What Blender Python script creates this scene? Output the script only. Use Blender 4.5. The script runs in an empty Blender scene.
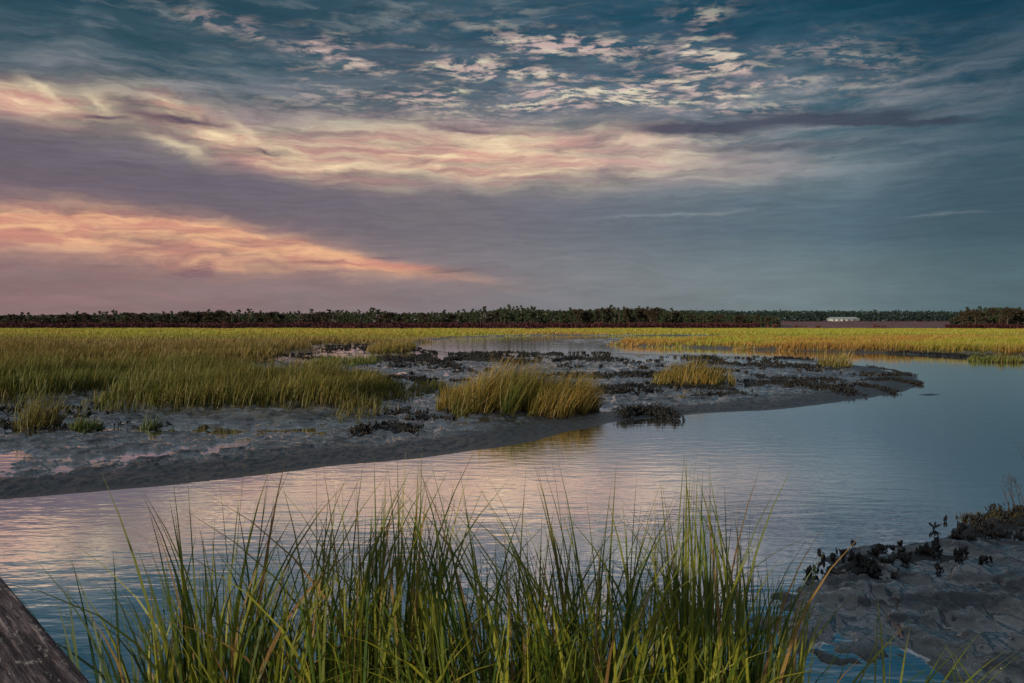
import bpy, math, random
import numpy as np
from mathutils import Vector

random.seed(7)
RNG = np.random.default_rng(11)
R = math.radians
sc = bpy.context.scene
col = sc.collection

# ------------------------------------------------------------------ camera
CAM_H, FPX, HOR = 3.0, 796.0, 324.0
cam = bpy.data.cameras.new("camera")
cam.lens = 28.0; cam.sensor_width = 36.0
cam.shift_y = -0.0171
cam.clip_start = 0.05; cam.clip_end = 20000
camo = bpy.data.objects.new("camera", cam); col.objects.link(camo)
camo.location = (0, 0, CAM_H); camo.rotation_euler = (R(90), 0, 0)
sc.camera = camo
sc.view_settings.view_transform = 'Standard'
sc.view_settings.look = 'None'
sc.view_settings.exposure = 0.0
sc.view_settings.gamma = 1.0
sc.render.engine = 'CYCLES'
sc.cycles.max_bounces = 6
sc.cycles.transparent_max_bounces = 4
sc.cycles.use_denoising = True
sc.cycles.sample_clamp_direct = 3.0; sc.cycles.sample_clamp_indirect = 3.0
sc.cycles.denoising_prefilter = 'FAST'

SUN_AZ, SUN_EL = -138.0, 10.0           # degrees, azimuth clockwise from the view direction (+Y)
SUN_STRENGTH = 4.8

def lin(r, g, b):
    return tuple(((c/255)/12.92 if c/255 <= .04045 else ((c/255+.055)/1.055)**2.4) for c in (r, g, b))

# ------------------------------------------------------------------ node maths
class G:
    def __init__(s, tree): s.t = tree
    def n(s, kind, **kw):
        nd = s.t.nodes.new(kind)
        for k, v in kw.items(): setattr(nd, k, v)
        return nd
    def put(s, sock, v):
        if isinstance(v, E): s.t.links.new(v.s, sock)
        elif isinstance(v, bpy.types.NodeSocket): s.t.links.new(v, sock)
        elif v is not None: sock.default_value = v
    def m(s, op, a, b=None, c=None, clamp=False):
        nd = s.n('ShaderNodeMath', operation=op, use_clamp=clamp)
        for i, v in enumerate((a, b, c)):
            if v is not None: s.put(nd.inputs[i], v)
        return E(s, nd.outputs[0])
    def vec(s, x, y, z=0.0):
        nd = s.n('ShaderNodeCombineXYZ')
        for i, v in enumerate((x, y, z)): s.put(nd.inputs[i], v)
        return E(s, nd.outputs[0])
    def sep(s, v):
        nd = s.n('ShaderNodeSeparateXYZ'); s.put(nd.inputs[0], v)
        return [E(s, o) for o in nd.outputs]
    def noise(s, v, scale=1, detail=4, rough=.55, dist=0.0, lac=2.0):
        nd = s.n('ShaderNodeTexNoise'); s.put(nd.inputs['Vector'], v)
        nd.inputs['Scale'].default_value = scale; nd.inputs['Detail'].default_value = detail
        nd.inputs['Roughness'].default_value = rough; nd.inputs['Distortion'].default_value = dist
        nd.inputs['Lacunarity'].default_value = lac
        return E(s, nd.outputs[0])
    def ramp(s, v, a, b, lo=0.0, hi=1.0):
        nd = s.n('ShaderNodeMapRange', interpolation_type='SMOOTHSTEP')
        for k, q in zip(('Value', 'From Min', 'From Max', 'To Min', 'To Max'), (v, a, b, lo, hi)): s.put(nd.inputs[k], q)
        return E(s, nd.outputs[0])
    def mix(s, f, a, b):
        nd = s.n('ShaderNodeMix', data_type='RGBA')
        s.put(nd.inputs[0], f)
        for i, v in ((6, a), (7, b)):
            if isinstance(v, tuple): v = (*v[:3], 1)
            s.put(nd.inputs[i], v)
        return E(s, nd.outputs[2])
    def map(s, v, loc=(0,0,0), rot=(0,0,0), scale=(1,1,1), kind='POINT'):
        nd = s.n('ShaderNodeMapping', vector_type=kind); s.put(nd.inputs[0], v)
        nd.inputs['Location'].default_value = loc; nd.inputs['Rotation'].default_value = rot
        nd.inputs['Scale'].default_value = scale
        return E(s, nd.outputs[0])
    def cramp(s, v, stops):
        nd = s.n('ShaderNodeValToRGB'); s.put(nd.inputs[0], v)
        el = nd.color_ramp.elements
        while len(el) < len(stops): el.new(.5)
        for e, (p, c) in zip(el, stops): e.position = p; e.color = (*c, 1)
        return E(s, nd.outputs[0])
class E:
    def __init__(s, g, sock): s.g, s.s = g, sock
    def __add__(s, o): return s.g.m('ADD', s, o)
    __radd__ = __add__
    def __sub__(s, o): return s.g.m('SUBTRACT', s, o)
    def __rsub__(s, o): return s.g.m('SUBTRACT', o, s)
    def __mul__(s, o): return s.g.m('MULTIPLY', s, o)
    __rmul__ = __mul__
    def __truediv__(s, o): return s.g.m('DIVIDE', s, o)

# ------------------------------------------------------------------ world: dusk sky with clouds
world = bpy.data.worlds.new("World"); sc.world = world; world.use_nodes = True
wt = world.node_tree; wt.nodes.clear(); g = G(wt)
tc = g.n('ShaderNodeTexCoord')
dx, dy, dz = g.sep(tc.outputs['Generated'])
K = 7.96
az = g.m('ARCTAN2', dx, dy); el = g.m('ARCSINE', dz)
s0 = az*K; t0 = el*K                       # one unit is about seven degrees of sky
base_v = g.vec(s0, t0, 0)
wA = g.noise(g.map(base_v, scale=(.55, 1.3, 1)), 1.0, 3, .6)
wB = g.noise(g.map(base_v, loc=(7, 3, 1), scale=(.7, 1.8, 1)), 1.0, 4, .6)
wC = g.noise(g.map(base_v, loc=(2, 9, 4), scale=(2.2, 6, 1)), 1.0, 4, .65)
s1 = s0 + (wA-.5)*1.5; t1 = t0 + (wB-.5)*.36 + (wC-.5)*.08
warp = g.vec(s1, t1, 0)
warp_s = g.vec(s0 + (wC-.5)*.35, t0 + (wB-.5)*.12 + (wC-.5)*.10, 0)     # little warp, for small shapes
def SP(px, py):
    a = math.atan((px-512)/FPX)
    return a*K, math.atan((HOR-py)*math.cos(a)/FPX)*K
def blob(px, py, rx, ry, rot=0, v=None, p=2.0):
    a, b = SP(px, py)
    m_ = g.map(warp if v is None else v, loc=(a, b, 0), rot=(0, 0, R(rot)), scale=(rx/100, ry/100, 1), kind='TEXTURE')
    ln = g.n('ShaderNodeVectorMath', operation='LENGTH'); g.put(ln.inputs[0], m_)
    e = g.m('POWER', E(g, ln.outputs['Value']), p)
    return g.m('EXPONENT', e*-1.0)
def tot(*bs):
    r = bs[0]
    for b in bs[1:]: r = r + b
    return g.m('MINIMUM', r, 1.0)
# streak textures, drawn out along the horizon and gently tilted
stA = g.noise(g.map(warp, rot=(0, 0, R(7)), scale=(.9, 6.0, 1)), 1.0, 6, .62)
stB = g.noise(g.map(warp, loc=(5, 1, 0), rot=(0, 0, R(-9)), scale=(1.4, 9.0, 1)), 1.0, 5, .6)
# a flat cloud layer seen in perspective
pz = g.m('MAXIMUM', dz, 0.0) + .10
plane = g.vec(dx/pz, dy/pz, 0)
plw = g.noise(plane, 1.2, 3, .6)
cells = g.noise(g.map(g.vec(dx/pz + (plw-.5)*.25, dy/pz + (wA-.5)*.25, 0), scale=(.8, 1.25, 1), rot=(0, 0, R(12))), 19.0, 5, .62)
puff = g.noise(g.map(plane, scale=(.8, 1.3, 1), rot=(0, 0, R(-15))), 3.4, 4, .6)

# clear sky
side = g.ramp(s0, -4.5, 4.5)
hor = g.cramp(side, [(0, lin(142, 117, 118)), (.42, lin(130, 124, 130)), (.68, lin(124, 131, 137)), (.94, lin(110, 129, 135)), (1, lin(82, 106, 116))])
midc = g.cramp(side, [(0, lin(118, 105, 114)), (.4, lin(118, 114, 122)), (.7, lin(110, 118, 127)), (.94, lin(90, 113, 124)), (1, lin(60, 88, 102))])
upc = g.cramp(side, [(0, lin(48, 80, 94)), (.35, lin(58, 90, 104)), (.65, lin(40, 90, 108)), (.94, lin(22, 78, 98)), (1, lin(16, 64, 84))])
topc = g.cramp(side, [(0, lin(26, 62, 78)), (.4, lin(36, 74, 92)), (.75, lin(0, 66, 88)), (1, lin(0, 52, 72))])
sky = g.mix(g.ramp(t0, .25, 1.3), hor, midc)
sky = g.mix(g.ramp(t0, 1.2, 2.3), sky, upc)
sky = g.mix(g.ramp(t0, 2.2, 3.1), sky, topc)
# thin milky veil
veil = tot(blob(500, 120, 330, 55), blob(840, 105, 130, 30, 4)*.7, blob(220, 108, 170, 20, -10)*.9)
sky = g.mix(veil*g.ramp(stA, .3, .75)*.75, sky, lin(150, 148, 152))
wisps = tot(blob(230, 22, 150, 22), blob(470, 10, 130, 12, -3), blob(420, 30, 180, 20, 0), blob(110, 60, 120, 30), blob(910, 48, 110, 10, 4)*.5)
sky = g.mix(wisps*g.ramp(stB, .5, .72)*.38, sky, lin(140, 146, 150))
# dark mauve bands
band = tot(blob(60, 170, 190, 26, -7), blob(260, 202, 210, 20, -5), blob(520, 215, 240, 17, -1), blob(820, 225, 260, 24), blob(1000, 190, 110, 45))
bandc = g.cramp(side, [(0, lin(104, 95, 108)), (.45, lin(112, 106, 116)), (.7, lin(98, 107, 119)), (.94, lin(80, 102, 117)), (1, lin(56, 80, 94))])
# warm upper band
w1 = tot(blob(520, 168, 130, 20, 0)*.7, blob(25, 104, 72, 15, -3), blob(205, 128, 50, 8, -22)*.8, blob(265, 155, 110, 19, -14), blob(440, 150, 170, 26, -2)*.95, blob(600, 150, 110, 22), blob(730, 170, 90, 18)*.4)
warmtex = g.ramp(stA, .25, .62)
w1c = g.mix(g.ramp(stB, .35, .68), lin(204, 152, 138), lin(240, 214, 174))
w1c = g.mix(g.ramp(s0, -.6, 2.6)*.55, w1c, lin(176, 166, 166))
sky = g.mix(w1*(warmtex*.62+.38), sky, w1c)
sky = g.mix(band*g.m('MINIMUM', g.ramp(stA, .28, .62)*.7+.28, 1.0), sky, bandc)
# warm lower wedge
w2 = tot(blob(-40, 228, 170, 17), blob(120, 226, 120, 12, -4), blob(250, 243, 110, 12, -10), blob(370, 262, 80, 6, -10), blob(215, 262, 90, 9, -3)*.7)
w2c = g.mix(g.ramp(stB, .35, .66), lin(204, 140, 124), lin(238, 184, 142))
sky = g.mix(g.m('MINIMUM', w2*(g.ramp(stA, .25, .6)*.8+.35), 1.0), sky, w2c)
glow = tot(blob(60, 265, 300, 42), blob(300, 285, 260, 20))
sky = g.mix(glow*(1-w2)*.16*g.ramp(stB, .3, .7), sky, lin(178, 122, 122))
# mackerel cloud
ac = tot(blob(470, 78, 150, 34, 4), blob(330, 45, 110, 9, -8)*.9, blob(395, 62, 40, 11, 14), blob(620, 66, 120, 30, -4), blob(710, 45, 40, 24, -20), blob(720, 90, 60, 36, 0), blob(850, 66, 50, 18, -10)*.5, blob(560, 90, 90, 30))
acn = g.ramp(cells, .42, .60)*g.ramp(puff, .42, .58)
acc = g.mix(g.ramp(stB, .4, .7), lin(206, 178, 172), lin(232, 222, 190))
sky = g.mix(ac*.35*g.ramp(cells, .3, .55), sky, lin(70, 72, 96))
sky = g.mix(g.m('MINIMUM', ac*acn*1.15, 1.0)*.85, sky, acc)
# bright curls
curl = tot(blob(42, 92, 15, 3, -35, warp_s), blob(104, 106, 12, 4, -40, warp_s), blob(245, 130, 16, 6, -30, warp_s), blob(470, 140, 26, 6, -5, warp_s), blob(178, 147, 26, 5, -20, warp_s))
sky = g.mix(curl*.55, sky, lin(248, 226, 186))
# small dark lens clouds
lens = tot(blob(835, 117, 80, 7, -4, warp_s, 3)*1.2, blob(905, 123, 50, 3.5, -6, warp_s, 3)*1.2, blob(700, 128, 72, 6, -1, warp_s, 3)*1.2, blob(790, 146, 80, 4, -2, warp_s)*.7,
           blob(182, 121, 42, 4, -2, warp_s), blob(105, 118, 20, 1.8, 0, warp_s), blob(470, 130, 38, 2.2, -3, warp_s)*.8, blob(265, 152, 9, 1.6, -10, warp_s)*.8,
           blob(322, 262, 20, 2.2, 0, warp_s)*.7, blob(385, 257, 16, 1.4, 0, warp_s)*.6, blob(440, 272, 40, 4, 0, warp_s)*.55)
lensc = g.cramp(side, [(0, lin(88, 72, 92)), (.5, lin(96, 78, 98)), (.8, lin(70, 72, 90)), (1, lin(54, 64, 80))])
sky = g.mix(g.m('MINIMUM', lens*(g.ramp(stB, .2, .6)*.35+.75), 1.0)*.92, sky, lensc)
cv_ = g.vec(s0+(cells-.5)*.22, t0+(cells-.5)*.16+(puff-.5)*.06, 0)
cu = tot(blob(200, 270, 13, 5, 0, cv_, 3), blob(192, 275, 20, 3, 0, cv_, 3), blob(205, 264, 7, 5, 0, cv_, 3))*g.ramp(cells, .3, .5)
sky = g.mix(cu*.6, sky, lin(124, 92, 106))
# pale thin streaks on the right
pale = tot(blob(700, 214, 85, 1.8, 1, warp_s), blob(945, 215, 30, 1.6, 0, warp_s)*.6, blob(770, 100, 60, 9, 10)*.7, blob(800, 168, 130, 20)*.6, blob(885, 295, 8, 3, 0, warp_s)*.4)
sky = g.mix(pale*g.ramp(stA, .3, .65)*.55, sky, lin(150, 156, 160))
# fine grain of streaks over everything
stC = g.noise(g.map(warp_s, rot=(0, 0, R(14)), scale=(2.2, 26.0, 1)), 1.0, 4, .65)
gain = g.m('MULTIPLY_ADD', g.ramp(stA, .25, .75), .22, .80)+g.ramp(stC, .3, .7)*.18*g.ramp(t0, .2, 1.2, .3, 1.0)
sc1 = g.n('ShaderNodeVectorMath', operation='SCALE'); g.put(sc1.inputs[0], sky); g.put(sc1.inputs['Scale'], gain)
sky = E(g, sc1.outputs[0])
# unseen sky brightened to add fill: round the low sun, behind, and the zenith
sa, ca = math.sin(R(SUN_AZ)), math.cos(R(SUN_AZ))
dsun = dx*sa + dy*ca
sky = g.mix(g.ramp(dsun, .45, 1.0)*g.ramp(dz, .9, .0), sky, (1.25, .78, .48))
sky = g.mix(g.ramp(dy, .25, -.5)*.8, sky, (.50, .50, .52))
sky = g.mix(g.ramp(dz, .34, .55)*.85, sky, (.27, .31, .34))
ns = g.n('ShaderNodeTexSky', sky_type='NISHITA', sun_disc=False, sun_elevation=R(SUN_EL), sun_rotation=R(SUN_AZ))
ns.air_density = 1.0; ns.dust_density = 1.0
v1 = g.n('ShaderNodeVectorMath', operation='SCALE'); g.put(v1.inputs[0], sky); v1.inputs['Scale'].default_value = 9.6
v2 = g.n('ShaderNodeVectorMath', operation='SCALE'); g.t.links.new(ns.outputs[0], v2.inputs[0]); v2.inputs['Scale'].default_value = .03
v3 = g.n('ShaderNodeVectorMath', operation='ADD'); g.t.links.new(v1.outputs[0], v3.inputs[0]); g.t.links.new(v2.outputs[0], v3.inputs[1])
bg = g.n('ShaderNodeBackground'); bg.inputs['Strength'].default_value = .10
g.t.links.new(v3.outputs[0], bg.inputs['Color'])
wo = g.n('ShaderNodeOutputWorld'); g.t.links.new(bg.outputs[0], wo.inputs[0])
world.cycles.sampling_method = 'MANUAL'; world.cycles.sample_map_resolution = 512

# ------------------------------------------------------------------ sun
sun = bpy.data.lights.new("sun", 'SUN'); sun.energy = SUN_STRENGTH; sun.angle = R(1.5); sun.color = (1.0, .78, .52)
suno = bpy.data.objects.new("sun", sun); col.objects.link(suno)
sd = Vector((sa*math.cos(R(SUN_EL)), ca*math.cos(R(SUN_EL)), math.sin(R(SUN_EL))))
suno.rotation_euler = sd.to_track_quat('Z', 'Y').to_euler()

# ------------------------------------------------------------------ helpers
def tag(o, label=None, cat=None, group=None, kind=None):
    if label: o['label'] = label
    if cat: o['category'] = cat
    if group: o['group'] = group
    if kind: o['kind'] = kind
    return o
def link(name, me, mat=None, parent=None, loc=None):
    if mat is not None: me.materials.append(mat)
    o = bpy.data.objects.new(name, me); col.objects.link(o)
    if parent is not None: o.parent = parent
    if loc is not None: o.location = loc
    return o
def empty(name, loc=(0, 0, 0), rz=0):
    o = bpy.data.objects.new(name, None); col.objects.link(o); o.location = loc; o.rotation_euler = (0, 0, rz); o.empty_display_size = .3
    return o
def np_mesh(name, v, f, colr=None, smooth=False):
    """v (N,3), f (M,k) -> mesh; colr (N,3) point colours named tint"""
    me = bpy.data.meshes.new(name); k = f.shape[1]
    me.vertices.add(len(v)); me.vertices.foreach_set('co', np.ascontiguousarray(v, np.float32).ravel())
    me.loops.add(f.size); me.loops.foreach_set('vertex_index', np.ascontiguousarray(f, np.int32).ravel())
    me.polygons.add(len(f)); me.polygons.foreach_set('loop_start', np.arange(0, f.size, k, dtype=np.int32))
    me.polygons.foreach_set('loop_total', np.full(len(f), k, np.int32))
    if smooth: me.polygons.foreach_set('use_smooth', np.ones(len(f), bool))
    if colr is not None:
        at = me.attributes.new('tint', 'FLOAT_COLOR', 'POINT')
        at.data.foreach_set('color', (colr if colr.shape[1] == 4 else np.hstack([colr, np.ones((len(v), 1))])).astype(np.float32).ravel())
    me.update(calc_edges=True); return me
def hsh(ix, iy, seed):
    n = (ix.astype(np.int64)*374761393 + iy.astype(np.int64)*668265263 + seed*974634777) & 0xffffffff
    n = ((n ^ (n >> 13))*1274126177) & 0xffffffff
    return ((n ^ (n >> 16)) & 0xffff)/65535.0
def vnoise(x, y, seed=0):
    ix, iy = np.floor(x), np.floor(y); fx, fy = x-ix, y-iy
    fx = fx*fx*(3-2*fx); fy = fy*fy*(3-2*fy)
    a, b, c, d = hsh(ix, iy, seed), hsh(ix+1, iy, seed), hsh(ix, iy+1, seed), hsh(ix+1, iy+1, seed)
    return (a*(1-fx)+b*fx)*(1-fy) + (c*(1-fx)+d*fx)*fy
def fbm(x, y, oct=4, seed=0):
    r = 0; a = .5; t = 0
    for i in range(oct):
        r = r + a*vnoise(x*2**i+i*17.3, y*2**i-i*9.1, seed+i); t += a; a *= .5
    return r/t
def gp(px, py, z=0.0):
    """ground point seen at a photo position, on the plane of height z"""
    Y = FPX*(CAM_H-z)/(py-HOR); return ((px-512)/FPX*Y, Y)
def poly(pts, z=0.0): return np.array([gp(a, b, z) for a, b in pts])
def sdf(P, x, y):
    """signed distance, positive inside"""
    d = np.full(x.shape, 1e18); ins = np.zeros(x.shape, bool)
    for i in range(len(P)):
        ax, ay = P[i]; bx, by = P[(i+1) % len(P)]
        ex, ey = bx-ax, by-ay; wx, wy = x-ax, y-ay
        h = np.clip((wx*ex+wy*ey)/(ex*ex+ey*ey+1e-12), 0, 1)
        d = np.minimum(d, (wx-ex*h)**2+(wy-ey*h)**2)
        c = ((ay <= y) & (by > y)) | ((by <= y) & (ay > y))
        with np.errstate(divide='ignore', invalid='ignore'):
            t = ax+(y-ay)/(by-ay)*ex
        ins ^= c & (x < t)
    return np.where(ins, 1, -1)*np.sqrt(d)

def mat(name):
    m = bpy.data.materials.new(name); m.use_nodes = True; m.node_tree.nodes.clear()
    gg = G(m.node_tree); out = gg.n('ShaderNodeOutputMaterial'); return m, gg, out
def pbsdf(gg, out, base, rough=.7, spec=.5, normal=None, ior=1.5):
    p = gg.n('ShaderNodeBsdfPrincipled')
    gg.put(p.inputs['Base Color'], (*base, 1) if isinstance(base, tuple) and len(base) == 3 else base)
    gg.put(p.inputs['Roughness'], rough); p.inputs['Specular IOR Level'].default_value = spec; p.inputs['IOR'].default_value = ior
    if normal is not None: gg.put(p.inputs['Normal'], normal)
    gg.t.links.new(p.outputs[0], out.inputs[0]); return p
def bump(gg, h, strength=1.0, dist=.01, normal=None):
    b = gg.n('ShaderNodeBump'); gg.put(b.inputs['Height'], h); b.inputs['Strength'].default_value = strength; b.inputs['Distance'].default_value = dist
    if normal is not None: gg.put(b.inputs['Normal'], normal)
    return E(gg, b.outputs[0])

# blades, leaves: colour from the tint attribute, a little light through them
def leaf_mat(name, trans=.3, rough=.55, spec=.3):
    m, q, out = mat(name)
    at = q.n('ShaderNodeAttribute', attribute_name='tint')
    p = q.n('ShaderNodeBsdfPrincipled'); q.t.links.new(at.outputs['Color'], p.inputs['Base Color'])
    p.inputs['Roughness'].default_value = rough; p.inputs['Specular IOR Level'].default_value = spec
    tr = q.n('ShaderNodeBsdfTranslucent'); q.t.links.new(at.outputs['Color'], tr.inputs['Color'])
    mx = q.n('ShaderNodeMixShader'); mx.inputs[0].default_value = trans
    q.t.links.new(p.outputs[0], mx.inputs[1]); q.t.links.new(tr.outputs[0], mx.inputs[2]); q.t.links.new(mx.outputs[0], out.inputs[0])
    return m
M_BLADE = leaf_mat('marsh_blades', .35, .5, .35)
M_FAR = leaf_mat('far_marsh_blades', .25, .8, .1)
M_LEAF = leaf_mat('tree_leaves', .12, .8, .1)

# mud
M_MUD, q, out = mat('wet_mud')
ob = q.n('ShaderNodeTexCoord').outputs['Object']
at = q.n('ShaderNodeAttribute', attribute_name='tint')
film0 = q.ramp(q.noise(q.map(ob, scale=(.8, 2.4, 1)), 1.0, 6, .66, .2), .42, .58)
oy = q.sep(ob)[1]; dryf = q.ramp(oy, 428.0, 440.0)
oz = q.sep(ob)[2]; film = q.m('MINIMUM', film0*.85 + q.ramp(oz + (film0-.5)*.03, .042, .092, 1.0, 0.0), 1.0)*E(q, at.outputs['Alpha'])
n1 = q.noise(q.map(ob, scale=(1, .8, 1)), 5.0, 4, .62); n2 = q.noise(ob, 21.0, 2, .6); n3 = q.noise(q.map(ob, scale=(1, 1.8, 1)), .45, 4, .6)
colr = q.mix(q.ramp(n2, .3, .7), at.outputs['Color'], (.026, .031, .042))
hh = q.m('POWER', n1, 1.5)*.7 + q.m('POWER', n2, 2.0)*.55
rg = q.mix(film, (.36, .36, .36), (.05, .05, .05)); rg = q.mix(dryf, rg, (.95, .95, .95)); bstr = q.ramp(film, 0, 1, 1.0, .15)
bn = q.n('ShaderNodeBump'); q.put(bn.inputs['Height'], hh); q.put(bn.inputs['Strength'], bstr); bn.inputs['Distance'].default_value = .045
pm = pbsdf(q, out, colr, rg, .45, E(q, bn.outputs[0]))
q.put(pm.inputs['Specular IOR Level'], q.ramp(dryf, 0, 1, .35, .05)); q.put(pm.inputs['Coat Weight'], (film*.92+.08)*(1-dryf)); pm.inputs['Coat Roughness'].default_value = .06; pm.inputs['Coat IOR'].default_value = 2.0; q.put(pm.inputs['Coat Normal'], E(q, bn.outputs[0]))

# water
M_WATER, q, out = mat('creek_water')
ob = q.n('ShaderNodeTexCoord').outputs['Object']
r1 = q.noise(q.map(ob, rot=(0, 0, R(8)), scale=(1.3, 3.4, 1)), 1.0, 3, .5, .2)
r2 = q.noise(q.map(ob, rot=(0, 0, R(-14)), scale=(3.0, 8.0, 1)), 1.0, 2, .5, .2)
r3 = q.noise(q.map(ob, scale=(.08, .35, 1)), 1.0, 3, .5)
wy = q.sep(ob)[1]; bw = q.n('ShaderNodeBump'); q.put(bw.inputs['Height'], r1*.8 + r2*.2); q.put(bw.inputs['Strength'], q.ramp(wy, 16.0, 60.0, 1.0, .3)+q.ramp(wy, 75.0, 130.0, 0.0, .45)); bw.inputs['Distance'].default_value = .0078; nrm = E(q, bw.outputs[0])
fr = q.n('ShaderNodeFresnel'); fr.inputs[0].default_value = 2.6; q.put(fr.inputs['Normal'], nrm)
gl = q.n('ShaderNodeBsdfGlossy'); q.put(gl.inputs['Normal'], nrm); q.put(gl.inputs['Roughness'], q.ramp(r3, .35, .65, .02, .07)); gl.inputs['Color'].default_value = (.97, .97, .98, 1)
df = q.n('ShaderNodeBsdfDiffuse'); df.inputs['Color'].default_value = (.40, .40, .39, 1)
mx = q.n('ShaderNodeMixShader'); q.put(mx.inputs[0], E(q, fr.outputs[0])*.57+.42); q.t.links.new(df.outputs[0], mx.inputs[1]); q.t.links.new(gl.outputs[0], mx.inputs[2])
q.t.links.new(mx.outputs[0], out.inputs[0])

def plain(name, base, rough=.8, spec=.3, nscale=None, amt=.4, bdist=.01):
    m, q, out = mat(name); nrm = None; b = base
    if nscale:
        ob = q.n('ShaderNodeTexCoord').outputs['Object']; nn = q.noise(ob, nscale, 5, .6)
        b = q.mix(q.ramp(nn, .3, .7), tuple(c*(1-amt) for c in base), tuple(min(1, c*(1+amt)) for c in base)); nrm = bump(q, nn, 1.0, bdist)
    pbsdf(q, out, b, rough, spec, nrm); return m
M_SHELL = plain('oyster_shell', (.011, .012, .013), .6, .3, 30, .5, .004)
M_BARK = plain('bark', (.09, .07, .055), .9, .1)
M_WHITE = plain('painted_metal_siding', (.26, .31, .34), .5, .4, .5, .08, .01)
M_ROOF = plain('metal_roof', (.22, .27, .30), .4, .5, .6, .08, .01)
M_DARK = plain('dark_opening', (.03, .03, .035), .3, .5)

# ------------------------------------------------------------------ land and water outlines
MAIN = poly([(-1500, 560), (-400, 520), (0, 500), (90, 493), (170, 486), (255, 476), (340, 466), (420, 459), (470, 451), (500, 447), (530, 441), (560, 433), (590, 428), (612, 423),
             (640, 420), (668, 417), (700, 414), (760, 411), (820, 405), (870, 398), (905, 391), (925, 385), (922, 381), (905, 375), (880, 369), (835, 362), (780, 358.2), (700, 355),
             (600, 353.4), (520, 352.6), (450, 352.4), (424, 349.5), (414, 346), (428, 341), (448, 338.2), (490, 336.6), (560, 335.2), (640, 335.6), (700, 336), (1500, 337), (1500, 324.35), (-1500, 324.35)])
PEN = poly([(548, 341.2), (565, 339.4), (620, 337.8), (700, 336.9), (1500, 336.5), (1500, 380), (1100, 368), (1024, 362), (960, 357.5), (915, 355), (870, 353), (760, 350), (690, 347.8), (640, 346.6), (600, 343.8), (560, 342.6)])
RIGHT = poly([(1900, 440), (1300, 470), (1080, 496), (1024, 506), (985, 517), (950, 529), (955, 531), (950, 541), (900, 545), (866, 548), (845, 553), (826, 560), (826, 576), (806, 578), (795, 590), (772, 596), (768, 612), (742, 622), (748, 640), (770, 652), (840, 664), (900, 660), (950, 690), (1024, 720), (1900, 700)])
NEAR = np.array([(-80, -10), (-80, 5.6), (-12, 5.4), (-4, 5.2), (0, 5.3), (4, 5.2), (10, 5.6), (80, 7), (80, -10)], float)
SHOAL = poly([(916, 394.6), (928, 393.8), (942, 394.6), (930, 395.6)])
BARS = poly([(590, 340), (640, 338), (640, 342), (600, 342)])
M_LEFT = poly([(-1500, 440), (-200, 407), (0, 398), (50, 398), (95, 394), (112, 403), (150, 409), (200, 411), (260, 412), (330, 410), (362, 405), (385, 394), (397, 387), (375, 381), (300, 378),
               (240, 373), (238, 366), (285, 362), (292, 356), (278, 352), (325, 348.5), (300, 345.4), (350, 343.5), (415, 342), (430, 338.6), (455, 337), (490, 335.8), (560, 334.4), (640, 334.8), (1500, 335.5), (1500, 329.2), (-1500, 329.2)], .3)
M_PEN = poly([(616, 344), (640, 345.3), (700, 346.3), (770, 348.4), (870, 349.6), (940, 351), (1024, 353), (1100, 357), (1500, 368), (1500, 335.5), (640, 337)], .3)

def heights(x, y):
    wx = x + (fbm(x*.35, y*.35, 3, 5)-.5)*.5*np.clip(y/20, .4, 4); wy = y + (fbm(x*.3, y*.3, 3, 9)-.5)*.5*np.clip(y/20, .4, 4)
    dm = sdf(MAIN, wx, wy); dp = sdf(PEN, wx, wy); dr = sdf(RIGHT, wx, wy); dn = sdf(NEAR, wx, wy); ds = sdf(SHOAL, x, y)
    d = np.maximum.reduce([dm, dp, dr, dn, ds])
    ml = np.maximum(sdf(M_LEFT, x, y), sdf(M_PEN, x, y))
    inside = d > 0
    n = fbm(x*.55, y*.8, 4, 21); f = fbm(x*3.2, y*3.2, 3, 31); ff = fbm(x*7, y*5, 3, 37)
    dq = np.where(y < 11.3, d+1.7, d)
    ch = 1-np.abs(fbm(x*.22+3, y*.5, 4, 25)*2-1)        # narrow runnels
    pl = np.clip((fbm(x*2.6, y*1.7, 4, 33)-.44)/.12, 0, 1); pl = pl*pl*(3-2*pl); pb = np.clip((fbm(x*7.5, y*5, 2, 35)-.45)/.2, 0, 1)
    clod = (pl*.085-.035)*np.clip((dq-1.5)/.8, 0, 1) + (pb*.035-.015)*np.clip((dq-.1)/.4, 0, 1)
    h = clod + np.minimum(d*.06, .08) - .034*np.clip((dq-2)/2, 0, 1) + (n-.5)*.22*np.clip((dq-1.6)/1.5, 0, 1) - np.clip(ch-.86, 0, 1)*1.2*np.clip((dq-2)/1.5, 0, 1) + (f-.5)*.05*np.clip((dq-.2)/1.6, 0, 1) + (ff-.5)*.03*np.clip((d-.1)/.5, 0, 1)
    h = np.where(inside, h, -np.minimum(.45, -d*.10)-.004)
    h = np.where(inside & (dn == d), np.minimum(dn*.12, .35)+(f-.5)*.05, h)
    h = np.where(inside & (ds == d), np.maximum(ds, 0)*.15, h)
    h = np.where(inside & (dr == d), h+np.minimum(dr*.06, .032), h)
    h += np.clip((ml+.8)/1.6, 0, 1)*.22*inside
    # slow rise of the dry ground beyond the marsh
    rise = np.clip((y-440)/460, 0, 1); rise = rise*rise*(3-2*rise)
    h = h + rise*5.9*inside
    h = np.where(ml > 5, np.maximum(h, .15), h)
    return h, d, ml

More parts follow.
